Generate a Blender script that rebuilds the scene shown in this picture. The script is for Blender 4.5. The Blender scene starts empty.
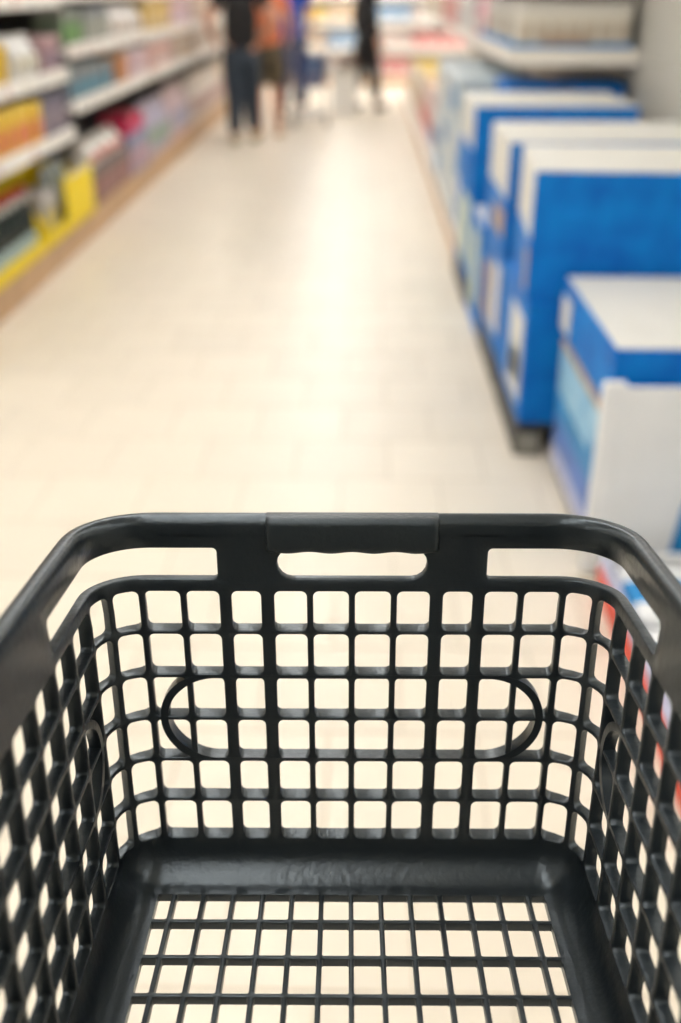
import bpy, bmesh, math, random
from mathutils import Vector, Matrix
random.seed(7)
scene = bpy.context.scene
col = scene.collection
pi = math.pi

# ------------------------------------------------------------------ camera, world, exposure
cam_data = bpy.data.cameras.new('camera')
cam = bpy.data.objects.new('camera', cam_data)
col.objects.link(cam)
scene.camera = cam
cam_data.sensor_fit = 'VERTICAL'
cam_data.sensor_height = 36.0
cam_data.sensor_width = 24.0
cam_data.lens = 36.0 * 1000.0 / 1023.0
cam.location = (0, 0, 1.5)
cam.rotation_euler = (math.radians(90 - 27.75), 0, math.radians(1.24))
cam_data.clip_start = 0.01
cam_data.dof.use_dof = True
cam_data.dof.focus_distance = 0.745
cam_data.dof.aperture_fstop = 2.6

world = bpy.data.worlds.new('world')
scene.world = world
world.use_nodes = True
world.node_tree.nodes['Background'].inputs[0].default_value = (1, 0.98, 0.95, 1)
world.node_tree.nodes['Background'].inputs[1].default_value = 0.05

scene.view_settings.view_transform = 'Standard'
scene.view_settings.look = 'None'
scene.view_settings.gamma = 1.0
scene.view_settings.exposure = 0.40
LAMP = 13.0          # emission of the ceiling lamp diffusers

# ------------------------------------------------------------------ materials
MATS = {}
def mat(name, rgb, rough=0.55, spec=0.5, emit=0.0, vary=0.0, noise=0.0, nscale=8.0, bump=0.0, bscale=60.0, coat=0.0, rgb2=None, metal=0.0, tint=None):
    if name in MATS: return MATS[name]
    m = bpy.data.materials.new(name); m.use_nodes = True
    nt = m.node_tree; b = nt.nodes['Principled BSDF']
    b.inputs['Base Color'].default_value = (*rgb, 1)
    b.inputs['Roughness'].default_value = rough
    b.inputs['Specular IOR Level'].default_value = spec
    b.inputs['Metallic'].default_value = metal
    b.inputs['Coat Weight'].default_value = coat
    if tint: b.inputs['Specular Tint'].default_value = (*tint, 1)
    if emit:
        b.inputs['Emission Color'].default_value = (*rgb, 1)
        b.inputs['Emission Strength'].default_value = emit
    tc = nt.nodes.new('ShaderNodeTexCoord')
    out = None
    if noise > 0:
        n = nt.nodes.new('ShaderNodeTexNoise'); n.inputs['Scale'].default_value = nscale
        n.inputs['Detail'].default_value = 4
        nt.links.new(tc.outputs['Object'], n.inputs['Vector'])
        r = nt.nodes.new('ShaderNodeValToRGB')
        r.color_ramp.elements[0].position = 0.35; r.color_ramp.elements[1].position = 0.68
        c2 = rgb2 or tuple(max(0, c * (1 - noise)) for c in rgb)
        r.color_ramp.elements[0].color = (*rgb, 1); r.color_ramp.elements[1].color = (*c2, 1)
        nt.links.new(n.outputs['Fac'], r.inputs['Fac']); out = r.outputs['Color']
    if vary > 0:
        oi = nt.nodes.new('ShaderNodeObjectInfo')
        mr = nt.nodes.new('ShaderNodeMapRange')
        mr.inputs['To Min'].default_value = 1 - vary; mr.inputs['To Max'].default_value = 1.0
        nt.links.new(oi.outputs['Random'], mr.inputs['Value'])
        mx = nt.nodes.new('ShaderNodeMix'); mx.data_type = 'RGBA'; mx.blend_type = 'MULTIPLY'
        mx.inputs[0].default_value = 1.0
        if out: nt.links.new(out, mx.inputs[6])
        else: mx.inputs[6].default_value = (*rgb, 1)
        cb = nt.nodes.new('ShaderNodeCombineColor')
        for i in range(3): nt.links.new(mr.outputs[0], cb.inputs[i])
        nt.links.new(cb.outputs[0], mx.inputs[7]); out = mx.outputs[2]
    if out: nt.links.new(out, b.inputs['Base Color'])
    if bump > 0:
        n = nt.nodes.new('ShaderNodeTexNoise'); n.inputs['Scale'].default_value = bscale; n.inputs['Detail'].default_value = 3
        nt.links.new(tc.outputs['Object'], n.inputs['Vector'])
        bp = nt.nodes.new('ShaderNodeBump'); bp.inputs['Strength'].default_value = bump; bp.inputs['Distance'].default_value = 0.01
        nt.links.new(n.outputs['Fac'], bp.inputs['Height']); nt.links.new(bp.outputs['Normal'], b.inputs['Normal'])
    MATS[name] = m
    return m

PLASTIC = mat('dark_basket_plastic', (0.0065, 0.0095, 0.0120), rough=0.31, spec=0.72, tint=(0.82, 0.93, 1.0), noise=0.25, nscale=7, bump=0.06, bscale=180)
GRIPM = mat('dark_grip_plastic', (0.009, 0.0125, 0.0145), rough=0.40, spec=0.6, tint=(0.82, 0.93, 1.0), noise=0.2, nscale=12, bump=0.1, bscale=220)
TILE = mat('cream_floor_tile', (0.80, 0.72, 0.60), rough=0.37, spec=0.45, vary=0.055, noise=0.035, nscale=3.0, bump=0.02, bscale=9)
GROUT = mat('beige_grout', (0.64, 0.57, 0.465), rough=0.8, noise=0.1)
WALL = mat('off_white_paint', (0.78, 0.76, 0.71), rough=0.8, noise=0.04)
CEIL = mat('white_ceiling', (0.80, 0.80, 0.78), rough=0.9, noise=0.03)
DIFF = mat('lamp_diffuser', (1.0, 0.985, 0.955), rough=0.5, emit=LAMP)
HOUS = mat('white_lamp_housing', (0.7, 0.7, 0.7), rough=0.5, noise=0.03)
BLUE = mat('display_box_blue', (0.0005, 0.135, 0.53), rough=0.55, spec=0.2, noise=0.5, nscale=9, rgb2=(0.001, 0.215, 0.66))
WHITE = mat('white_cardboard', (0.74, 0.73, 0.69), rough=0.6, noise=0.05)
WHITE2 = mat('cool_white_cardboard', (0.78, 0.79, 0.80), rough=0.6, noise=0.05)
KRAFT = mat('brown_card_edge', (0.50, 0.36, 0.25), rough=0.75, noise=0.15)
BLACKP = mat('black_pallet_plastic', (0.03, 0.03, 0.03), rough=0.55, noise=0.3)
GREYP = mat('lit_pallet_grey', (0.30, 0.29, 0.25), rough=0.6, noise=0.2, nscale=30)
PALEB = mat('pale_blue_wrap', (0.50, 0.58, 0.62), rough=0.35, noise=0.15)
LAV = mat('lavender_card', (0.50, 0.52, 0.70), rough=0.55, noise=0.1)
LBLUE = mat('light_blue_print', (0.16, 0.42, 0.68), rough=0.5, noise=0.7, nscale=9, rgb2=(0.38, 0.62, 0.78))
CYANP = mat('bright_blue_print', (0.01, 0.25, 0.60), rough=0.5, noise=0.2)
RED = mat('red_print', (0.72, 0.06, 0.025), rough=0.5, noise=0.1)
MINT = mat('mint_white_print', (0.62, 0.74, 0.58), rough=0.5, noise=0.2)
TANP = mat('tan_wood_plinth', (0.56, 0.345, 0.18), rough=0.5, noise=0.2, nscale=5)
METALW = mat('warm_white_shelf_metal', (0.84, 0.80, 0.74), rough=0.4, noise=0.03)
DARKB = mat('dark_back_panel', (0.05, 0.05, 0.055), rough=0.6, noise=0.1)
GREYB = mat('greige_back_panel', (0.52, 0.50, 0.45), rough=0.5, noise=0.06)
YEL = mat('yellow_tray_card', (0.86, 0.64, 0.012), rough=0.55, spec=0.3, noise=0.06)

# ------------------------------------------------------------------ helpers
def mesh_from_bm(name, bm, smooth=None):
    me = bpy.data.meshes.new(name)
    bm.to_mesh(me); bm.free()
    if smooth is not None:
        me.shade_smooth(); me.set_sharp_from_angle(angle=math.radians(smooth))
    return me
def obj(name, data, m=None, parent=None, loc=None):
    if isinstance(data, bmesh.types.BMesh): data = mesh_from_bm(name, data)
    o = bpy.data.objects.new(name, data); col.objects.link(o)
    if m is not None and not o.data.materials: o.data.materials.append(m)
    if parent is not None: o.parent = parent
    if loc is not None: o.location = loc
    return o
def tag(o, label, cat=None, group=None, kind=None):
    if label: o['label'] = label
    if cat: o['category'] = cat
    if group: o['group'] = group
    if kind: o['kind'] = kind
    return o
def thing(name, label, cat, loc=(0, 0, 0), rotz=0.0, group=None):
    o = bpy.data.objects.new(name, None); col.objects.link(o)
    o.empty_display_size = 0.1; o.location = loc; o.rotation_euler = (0, 0, rotz)
    return tag(o, label, cat, group)
def struct(name, data, m, parent=None):
    o = obj(name, data, m, parent)
    o['kind'] = 'structure'
    return o
def dup(root, loc, rotz=None, label=None, group=None):
    r = root.copy(); col.objects.link(r); r.location = loc
    if rotz is not None: r.rotation_euler = (0, 0, rotz)
    if label: r['label'] = label
    if group: r['group'] = group
    for ch in list(root.children):
        c = ch.copy(); col.objects.link(c); c.parent = r
        for g in list(ch.children):
            d = g.copy(); col.objects.link(d); d.parent = c
    return r
def bbox(bm, x0, x1, y0, y1, z0, z1, bev=0.0, seg=2):
    t = bmesh.new()
    vs = [t.verts.new((x, y, z)) for x in (x0, x1) for y in (y0, y1) for z in (z0, z1)]
    for f in ((0, 1, 3, 2), (4, 6, 7, 5), (0, 4, 5, 1), (2, 3, 7, 6), (0, 2, 6, 4), (1, 5, 7, 3)):
        t.faces.new([vs[i] for i in f])
    if bev > 0:
        bmesh.ops.bevel(t, geom=list(t.edges), offset=bev, segments=seg, profile=0.5, affect='EDGES')
    bmesh.ops.recalc_face_normals(t, faces=t.faces)
    me = bpy.data.meshes.new('tmp'); t.to_mesh(me); t.free()
    bm.from_mesh(me); bpy.data.meshes.remove(me)
    return bm
def box(x0, x1, y0, y1, z0, z1, bev=0.0, seg=2):
    return bbox(bmesh.new(), x0, x1, y0, y1, z0, z1, bev, seg)
def lathe(profile, n=20):
    bm = bmesh.new(); rings = []
    for r, z in profile:
        rings.append([bm.verts.new((r * math.cos(2 * pi * k / n), r * math.sin(2 * pi * k / n), z)) for k in range(n)])
    for a, b in zip(rings, rings[1:]):
        for k in range(n): bm.faces.new((a[k], a[(k + 1) % n], b[(k + 1) % n], b[k]))
    bm.faces.new(list(reversed(rings[0]))); bm.faces.new(rings[-1])
    return bm
def tube(bm, pts, r, n=8):
    pts = [Vector(p) for p in pts]; rings = []
    for i, p in enumerate(pts):
        d = (pts[min(i + 1, len(pts) - 1)] - pts[max(i - 1, 0)]).normalized()
        up = Vector((0, 0, 1)) if abs(d.z) < 0.9 else Vector((1, 0, 0))
        s = d.cross(up).normalized(); t = s.cross(d).normalized()
        rings.append([bm.verts.new(p + r * (math.cos(2 * pi * k / n) * s + math.sin(2 * pi * k / n) * t)) for k in range(n)])
    for a, b in zip(rings, rings[1:]):
        for k in range(n): bm.faces.new((a[k], a[(k + 1) % n], b[(k + 1) % n], b[k]))
    bm.faces.new(rings[0]); bm.faces.new(rings[-1])
    return bm

ORD = ['first', 'second', 'third', 'fourth', 'fifth', 'sixth', 'seventh', 'eighth', 'ninth', 'tenth', 'eleventh', 'twelfth',
       'thirteenth', 'fourteenth', 'fifteenth', 'sixteenth', 'seventeenth', 'eighteenth', 'nineteenth', 'twentieth']
ORD += ['twenty-' + w for w in ORD[:9]]
# ------------------------------------------------------------------ the room
X0, X1, Y0, Y1, ZC = -4.6, 3.4, -6.5, 21.5, 3.3
floor = struct('floor', box(X0, X1, Y0, Y1, -0.10, -0.0025), GROUT)
T, GAP = 0.33, 0.006
tile_me = mesh_from_bm('floor_tile', box(-T / 2 + GAP / 2, T / 2 - GAP / 2, -T / 2 + GAP / 2, T / 2 - GAP / 2, -0.012, 0.0, 0.0015, 1))
tile_me.materials.append(TILE)
spots, rest = [], []
for r in range(int((Y0 - 3.094) / T) + 1, int((Y1 - 3.094) / T)):
    y = 3.094 + T * (r + 0.5)
    off = (-1.055 if r % 2 == 1 else -1.055 - T / 2) + T / 2
    for k in range(-11, 14):
        x = off + k * T
        if x < X0 + T / 2 or x > X1 - T / 2: continue
        (spots if (0.8 < y < 11.7 and -2.0 < x < 0.85) else rest).append((x, y))
spots.sort(key=lambda s: s[1]); rest += spots[300:]; spots = spots[:300]
for x, y in spots:
    t = obj('floor_tile', tile_me, None, floor, (x, y, 0))
v, fc = [], []
for x, y in rest:
    h = T / 2 - GAP / 2; n = len(v)
    v += [(x - h, y - h, -0.012), (x + h, y - h, -0.012), (x + h, y + h, -0.012), (x - h, y + h, -0.012),
          (x - h, y - h, 0), (x + h, y - h, 0), (x + h, y + h, 0), (x - h, y + h, 0)]
    fc += [tuple(n + i for i in q) for q in ((4, 5, 6, 7), (0, 1, 5, 4), (1, 2, 6, 5), (2, 3, 7, 6), (3, 0, 4, 7))]
me = bpy.data.meshes.new('outer_floor_tiles'); me.from_pydata(v, [], fc)
o = obj('outer_floor_tiling', me, TILE, floor); o['kind'] = 'stuff'
struct('wall_left', box(X0 - 0.1, X0, Y0, Y1, -0.10, ZC), WALL)
struct('wall_right', box(X1, X1 + 0.1, Y0, Y1, -0.10, ZC), WALL)
struct('wall_back', box(X0, X1, Y1, Y1 + 0.1, -0.10, ZC), WALL)
struct('wall_front', box(X0, X1, Y0 - 0.1, Y0, -0.10, ZC), GREYB)
struct('ceiling', box(X0, X1, Y0, Y1, ZC, ZC + 0.1), CEIL)

# ceiling lamps: continuous rows above the aisle and over the shelves
lamp_w, lamp_l = 0.26, 1.45
lamp = thing('ceiling_lamp', 'long white ceiling lamp above the aisle and shelves', 'lamp', (0, 0, 0), 0, 'rows of long ceiling lamps')
obj('housing', box(-lamp_w / 2, lamp_w / 2, -lamp_l / 2, lamp_l / 2, -0.07, 0, 0.008), HOUS, lamp)
obj('diffuser', box(-lamp_w / 2 + 0.02, lamp_w / 2 - 0.02, -lamp_l / 2 + 0.02, lamp_l / 2 - 0.02, -0.085, -0.068, 0.006), DIFF, lamp)
first = True
for lx, over in ((-3.3, 'left shelves'), (-0.42, 'aisle'), (2.4, 'right shelves')):
    for k in range(16):
        ly = -1.9 + 1.55 * k
        if ly > Y1 - 0.9: continue
        lb = 'long white ceiling lamp over the %s, %s from the near end' % (over, ORD[k])
        if first: lamp.location = (lx, ly, ZC); lamp['label'] = lb; first = False
        else: dup(lamp, (lx, ly, ZC), None, lb)

for r_, ly in enumerate((16.2, 17.5)):  # extra unseen lamps, added to brighten the far end of the aisle
    for k in range(5):
        d_ = dup(lamp, (-3.0 + 1.3 * k + 0.32, ly, ZC), pi / 2, 'added white ceiling lamp brightening the far cross aisle, %s row, %s from left' % (('front', 'rear')[r_], ORD[k]))
# ------------------------------------------------------------------ the shopping basket
# moulded wall surface: p runs round the perimeter (0 = middle of far end), z up, off = outwards
S = 0.55
YM, RC, PS, PC, HALF = 0.80, 0.056, 0.2862, 0.378, 0.763
TAN3 = math.tan(math.radians(3))
def wpos(p, z, off=0.0):
    s = 1 if p >= 0 else -1
    a = abs(p); far = True
    if a > HALF: a = 2 * HALF - a; far = False
    W = 0.3275 + 0.042 * z; Ye = 1.2418 + TAN3 * (z - 0.06)
    rc = RC + 0.026 * min(1.0, max(0.0, (z - 0.42) / 0.12))
    k = W / 0.345; ps = (W - rc) / k
    if a <= ps: x = a * k; y = Ye + off
    elif a < PC:
        t = (a - ps) / (PC - ps) * pi / 2
        x = W - rc + (rc + off) * math.sin(t); y = Ye - rc + (rc + off) * math.cos(t)
    else:
        yc = Ye - rc; x = W + off; y = yc - (a - PC) / (HALF - PC) * (yc - YM)
    if not far: y = 2 * YM - y
    return Vector((s * x, y - YM, z)) * S
def depth(p, z):
    a = abs(p); a = 2 * HALF - a if a > HALF else a
    if a < 0.289: d = 0.0235
    elif a < 0.335: d = 0.0235 - 0.0085 * (a - 0.289) / 0.046
    elif a < PC: d = 0.0150 + 0.0020 * (a - 0.335) / (PC - 0.335)
    else: d = 0.0170
    if z > 0.446:
        k = min(1, (z - 0.446) / 0.012); d = d * (1 - k) + 0.0125 * k
    return d
def bpos(x, y, off=0.0):        # the flat base
    return Vector((x, y - YM, -off)) * S
def bdepth(x, y): return 0.0130
def rrect(a0, a1, b0, b1, r, na, nb):
    """rounded rectangle ring plus the matching ring on a surrounding cell"""
    pts = []
    def arc(cx, cy, t0):
        for k in range(5):
            t = t0 + k * pi / 8
            pts.append((cx + r * math.cos(t), cy + r * math.sin(t), 'c', k))
    def line(ax, ay, bx, by, n):
        for k in range(1, n):
            pts.append((ax + (bx - ax) * k / n, ay + (by - ay) * k / n, 'l', 0))
    arc(a1 - r, b0 + r, -pi / 2); line(a1, b0 + r, a1, b1 - r, nb)
    arc(a1 - r, b1 - r, 0); line(a1 - r, b1, a0 + r, b1, na)
    arc(a0 + r, b1 - r, pi / 2); line(a0, b1 - r, a0, b0 + r, nb)
    arc(a0 + r, b0 + r, pi); line(a0 + r, b0, a1 - r, b0, na)
    return pts
def outer_ring(pts, c0, c1, d0, d1, a0, a1, b0, b1):
    out = []; i = 0
    corners = [(c1, d0), (c1, d1), (c0, d1), (c0, d0)]; ci = -1
    # direction of side before and after each corner (in order of traversal)
    for (x, y, kind, k) in pts:
        if kind == 'c':
            if k == 0: ci += 1
            cxx, cyy = corners[ci]
            first_is_b = ci in (0, 2)      # the side travelled before the corner is along a (bottom / top)
            if k == 2: out.append((cxx, cyy)); continue
            early = k < 2
            alonga = early if first_is_b else not early
            if alonga:
                w = x if k in (0, 4) else (x + cxx) / 2
                out.append((w, cyy))
            else:
                w = y if k in (0, 4) else (y + cyy) / 2
                out.append((cxx, w))
        else:
            if abs(x - a1) < 1e-9: out.append((c1, y))
            elif abs(x - a0) < 1e-9: out.append((c0, y))
            elif abs(y - b1) < 1e-9: out.append((x, d1))
            else: out.append((x, d0))
    return out
def cell(bm, pos, dep, c0, c1, d0, d1, a0, a1, b0, b1, r, bev=0.0016, step=0.022, draft=0.0):
    na = max(2, int((a1 - a0) / step)); nb = max(2, int((b1 - b0) / step))
    ring = rrect(a0, a1, b0, b1, r, na, nb); n = len(ring)
    outr = outer_ring(ring, c0, c1, d0, d1, a0, a1, b0, b1)
    ringb = rrect(a0 - bev, a1 + bev, b0 - bev, b1 + bev, r + bev, na, nb)
    layers = []
    layers.append([bm.verts.new(pos(u, w, 0)) for u, w in outr])
    layers.append([bm.verts.new(pos(q[0], q[1], 0)) for q in ringb])
    layers.append([bm.verts.new(pos(q[0], q[1], bev * 0.45)) for q in rrect(a0 - bev * .35, a1 + bev * .35, b0 - bev * .35, b1 + bev * .35, r + bev * .35, na, nb)])
    layers.append([bm.verts.new(pos(q[0], q[1], bev * 1.3)) for q in ring])
    layers.append([bm.verts.new(pos(q[0], q[1], dep(q[0], q[1]))) for q in rrect(a0 - draft, a1 + draft, b0, b1, r, na, nb)])
    layers.append([bm.verts.new(pos(u, w, dep(u, w))) for u, w in outr])
    for A, B in zip(layers, layers[1:]):
        for k in range(n):
            bm.faces.new((A[k], A[(k + 1) % n], B[(k + 1) % n], B[k]))
def solid(bm, pos, dep, c0, c1, d0, d1, step=0.02):
    na = max(1, int((c1 - c0) / step)); nb = max(1, int((d1 - d0) / step))
    for side in (0, 1):
        g = [[bm.verts.new(pos(c0 + (c1 - c0) * i / na, d0 + (d1 - d0) * j / nb,
              side * dep(c0 + (c1 - c0) * i / na, d0 + (d1 - d0) * j / nb))) for j in range(nb + 1)] for i in range(na + 1)]
        for i in range(na):
            for j in range(nb): bm.faces.new((g[i][j], g[i + 1][j], g[i + 1][j + 1], g[i][j + 1]) if side == 0 else (g[i][j], g[i][j + 1], g[i + 1][j + 1], g[i + 1][j]))
def finish(name, bm, m, parent, ang=38, recalc=True):
    bmesh.ops.remove_doubles(bm, verts=bm.verts, dist=2e-6)
    if recalc: bmesh.ops.recalc_face_normals(bm, faces=bm.faces)
    return obj(name, mesh_from_bm(name, bm, ang), m, parent)

basket = thing('shopping_basket', 'dark grey plastic lattice shopping basket held up in the foreground', 'basket', (-0.000748, 0.351880, 0.889841))
basket.rotation_euler = (-0.151665, -0.001071, 0.014635)

ZR = [0.0565, 0.1233, 0.1888, 0.2542, 0.3204, 0.3864, 0.4500]
HB = 0.0031
end_bars = [0, 0.0577, 0.116, 0.174, 0.232, 0.289, 0.332, 0.381]
wide = {0.116: 0.0092, 0.174: 0.0085}
def hw(a): return wide.get(round(a, 4), 0.0044)
def wall_cells(bm, bars, pm):
    """bars: ascending list of (p, half width)"""
    for (p0, h0), (p1, h1) in zip(bars, bars[1:]):
        for z0, z1 in zip(ZR, ZR[1:]):
            a0, a1 = p0 + h0, p1 - h1
            r = min(0.0080, (a1 - a0) * 0.42)
            cell(bm, wpos, depth, p0, p1, z0, z1, a0, a1, z0 + HB, z1 - HB, r, draft=0.0030 if abs(abs(p0 + p1) / 2 - HALF) > HALF - 0.30 else 0.0)
far_bars = [(-a, hw(a)) for a in reversed(end_bars[1:])] + [(a, hw(a)) for a in end_bars]
bm = bmesh.new(); wall_cells(bm, far_bars, 0); finish('end_wall', bm, PLASTIC, basket, 38, False)
near = [(2 * HALF - a, hw(a)) for a in reversed(end_bars)]            # right half of the near end
near_l = [(-p, h) for p, h in reversed(near)]
bm = bmesh.new(); wall_cells(bm, near, 0); wall_cells(bm, near_l, 0); finish('end_wall', bm, PLASTIC, basket, 38, False)
side = [(0.381, 0.0044)] + [(0.388 + 0.075 * k, 0.0044) for k in range(1, 10)] + [(2 * HALF - 0.381, 0.0044)]
for sgn in (1, -1):
    bars = side if sgn > 0 else [(-p, h) for p, h in reversed(side)]
    bm = bmesh.new(); wall_cells(bm, bars, 0); finish('side_wall', bm, PLASTIC, basket, 38, False)

# upper band with the carrying slots
bm = bmesh.new()
ZB0, ZB1 = 0.4500, 0.530
PE = 0.532
for q in (0, 1):
    f = (lambda p: p) if q == 0 else (lambda p: 2 * HALF - p)
    if q == 0:
        cell(bm, wpos, depth, -0.1443, 0.1443, ZB0, ZB1, -0.1015, 0.1015, 0.4660, 0.5085, 0.0205, 0.0022, 0.012)
    else:
        cell(bm, wpos, depth, 2 * HALF - 0.1443, 2 * HALF, ZB0, ZB1, 2 * HALF - 0.1015, 2 * HALF - 0.001, 0.4660, 0.5125, 0.0005, 0.0002, 0.012)
        cell(bm, wpos, depth, -2 * HALF, -2 * HALF + 0.1443, ZB0, ZB1, -2 * HALF + 0.001, -2 * HALF + 0.1015, 0.4660, 0.5125, 0.0005, 0.0002, 0.012)
    for sgn in (1, -1):
        a = sorted((sgn * f(0.1443), sgn * f(PE + 0.02)))
        h = sorted((sgn * f(0.1830), sgn * f(PE)))
        cell(bm, wpos, depth, a[0], a[1], ZB0, ZB1, h[0], h[1], 0.4660, 0.5090, 0.0060, 0.0022, 0.008)
for sgn in (1, -1):
    a = sorted((sgn * (PE + 0.02), sgn * (2 * HALF - PE - 0.02)))
    solid(bm, wpos, depth, a[0], a[1], ZB0, ZB1)
finish('slotted_band', bm, PLASTIC, basket, 38, False)

# rolled rim
prof = [(0.0, 0.526), (0.0, 0.5405), (0.0012, 0.5465), (0.0042, 0.5515), (0.0085, 0.5542), (0.0135, 0.5548), (0.0185, 0.5537), (0.0225, 0.5503),
        (0.0250, 0.5450), (0.0255, 0.538), (0.0255, 0.5285), (0.0243, 0.5265), (0.0225, 0.5285), (0.0215, 0.540), (0.017, 0.545), (0.0125, 0.541), (0.0125, 0.526)]
def perim(step=0.012):
    out = []; p = -2 * HALF
    n = int(4 * HALF / step)
    return [-2 * HALF + 4 * HALF * k / n for k in range(n)]
bm = bmesh.new(); rings = []
for p in perim(): rings.append([bm.verts.new(wpos(p, z, o_)) for o_, z in prof])
n = len(rings)
for i in range(n):
    A, B = rings[i], rings[(i + 1) % n]
    for k in range(len(prof)):
        bm.faces.new((A[k], A[(k + 1) % len(prof)], B[(k + 1) % len(prof)], B[k]))
finish('rim', bm, PLASTIC, basket, 50)

# hand grips with finger waves on both ends
for endsign in (1, -1):
    bm = bmesh.new(); rings = []; NX = 72; HX = 0.1165
    for i in range(NX + 1):
        u = -1 + 2 * i / NX; x = u * HX
        e = max(0.0, (abs(u) - 0.93) / 0.07); sh = math.sqrt(max(0.0, 1 - e * e * 0.85))
        zl = 0.5055 + 0.0012 * math.cos(4.0 * pi * (u + 1)) + 0.0012 * (1 - sh)
        zh = 0.5550
        o0, o1 = -0.0135 * (0.25 + 0.75 * sh), 0.0245
        rr = 0.0095; ring = []
        for (cx_, cz_, t0) in ((o1 - rr, zh - rr, 0), (o0 + rr, zh - rr, pi / 2), (o0 + rr, zl + rr, pi), (o1 - rr, zl + rr, 1.5 * pi)):
            for k in range(5):
                t = t0 + k * pi / 8
                oo, zz = cx_ + rr * math.cos(t), cz_ + rr * math.sin(t)
                Ye = 1.2418 + TAN3 * (zz - 0.06)
                y = Ye + oo if endsign > 0 else 2 * YM - (Ye + oo)
                ring.append(bm.verts.new(Vector((x, y - YM, zz)) * S))
        rings.append(ring)
    for A, B in zip(rings, rings[1:]):
        for k in range(20): bm.faces.new((A[k], A[(k + 1) % 20], B[(k + 1) % 20], B[k]))
    bm.faces.new(rings[0]); bm.faces.new(rings[-1])
    g = finish('hand_grip', bm, GRIPM, basket, 50)
    g['label'] = 'wavy finger grip'

# curved skirt between walls and base, ending on the square base opening
bm = bmesh.new(); rings = []
RI = RC - 0.0475
for p in perim(0.010):
    a = abs(p); a = 2 * HALF - a if a > HALF else a
    if PS < a < PC:
        t = (a - PS) / (PC - PS) * pi / 2
        oe = -(RC - RI / max(math.cos(t), math.sin(t)))
    else: oe = -0.0475
    ring = []
    for k in range(9):
        th = k * pi / 16
        ring.append(bm.verts.new(wpos(p, 0.0565 * (1 - math.sin(th)), oe * (1 - math.cos(th)))))
    for k in range(8, -1, -1):
        th = k * pi / 16
        d = depth(p, 0.06)
        o_ = oe * (1 - math.cos(th)) + d * math.cos(th); zz = 0.0565 * (1 - math.sin(th)) - 0.0115 * math.sin(th)
        v0 = wpos(p, max(zz, 0.0), o_); v0.z = zz * S
        ring.append(bm.verts.new(v0))
    rings.append(ring)
n = len(rings)
for i in range(n):
    A, B = rings[i], rings[(i + 1) % n]
    for k in range(18): bm.faces.new((A[k], A[(k + 1) % 18], B[(k + 1) % 18], B[k]))
finish('base_skirt', bm, PLASTIC, basket, 50)

# lattice base
PX = 0.04277; XG = 0.2815; YF = 1.1915
xs = [-XG] + [PX * k for k in range(-6, 7)] + [XG]
half_rows = [YF, 1.137, 1.0697, 1.0040, 0.936, 0.868, 0.80]
ys = sorted(half_rows + [2 * YM - y for y in half_rows[:-1]])
bm = bmesh.new()
for i in range(len(xs) - 1):
    for j in range(len(ys) - 1):
        a0 = xs[i] + (0.0008 if i == 0 else 0.0034); a1 = xs[i + 1] - (0.0008 if i == len(xs) - 2 else 0.0034)
        b0 = ys[j] + (0.0010 if j == 0 else 0.0030); b1 = ys[j + 1] - (0.0010 if j == len(ys) - 2 else 0.0030)
        cell(bm, bpos, bdepth, xs[i], xs[i + 1], ys[j], ys[j + 1], a0, a1, b0, b1, 0.0028, 0.0009)
finish('base_lattice', bm, PLASTIC, basket, 38, False)

# oval outlines moulded into the lattice of every wall
def oval(c_lo, c_hi):
    bm = bmesh.new(); path = []
    for k in range(25):                     # end arc at the high-p side, bottom to top
        t = -pi / 2 + pi * k / 24
        path.append((c_hi + 0.0725 * math.cos(t), 0.2546 + 0.0650 * math.sin(t), t))
    for k in range(1, 12): path.append((c_hi + (c_lo - c_hi) * k / 12, 0.2546 + 0.0650, pi / 2))
    for k in range(25):
        t = pi / 2 + pi * k / 24
        path.append((c_lo + 0.0725 * math.cos(t), 0.2546 + 0.0650 * math.sin(t), t))
    for k in range(1, 12): path.append((c_lo + (c_hi - c_lo) * k / 12, 0.2546 - 0.0650, 1.5 * pi))
    rings = []
    for (p, z, t) in path:
        hwid = 0.0026 + 0.0030 * min(1.0, abs(math.cos(t)) * 1.6)
        dp, dz = math.cos(t), math.sin(t); ring = []
        for dr, side_ in ((-hwid, 0), (hwid, 0), (hwid, 1), (-hwid, 1)):
            q, w = p + dr * dp, z + dr * dz
            ring.append(bm.verts.new(wpos(q, w, -0.0004 if side_ == 0 else depth(q, w) * 0.97)))
        rings.append(ring)
    n = len(rings)
    for i in range(n):
        A, B = rings[i], rings[(i + 1) % n]
        for k in range(4): bm.faces.new((A[k], A[(k + 1) % 4], B[(k + 1) % 4], B[k]))
    finish('oval_outline', bm, PLASTIC, basket, 30)
oval(-0.2, 0.2)
oval(0.470, 2 * HALF - 0.470)
oval(-2 * HALF + 0.470, -0.470)

# ------------------------------------------------------------------ right side: pallets and blue display boxes
def pallet(name_label, x0, x1, y0, y1, h=0.12, rotz=0.0):
    w, d = x1 - x0, y1 - y0
    t = thing('pallet', name_label, 'pallet', ((x0 + x1) / 2, (y0 + y1) / 2, 0), rotz)
    n = 5
    for k in range(n):
        c = -w / 2 + (k + 0.5) * w / n
        obj('deck_board', box(c - w / n * 0.44, c + w / n * 0.44, -d / 2, d / 2, h - 0.025, h, 0.003), BLACKP, t)
    for sx in (-1, 0, 1):
        obj('runner', box(sx * (w / 2 - 0.05) - 0.05, sx * (w / 2 - 0.05) + 0.05, -d / 2, d / 2, 0, h - 0.025, 0.006), BLACKP, t)
        obj('lit_front_patch', box(sx * (w / 2 - 0.05) - 0.04, sx * (w / 2 - 0.05) + 0.04, -d / 2 - 0.003, -d / 2 + 0.001, 0.012, h - 0.035, 0.001), GREYP, t)  # grey patch: light on the black runner front, put into the colour
    return t
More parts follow.
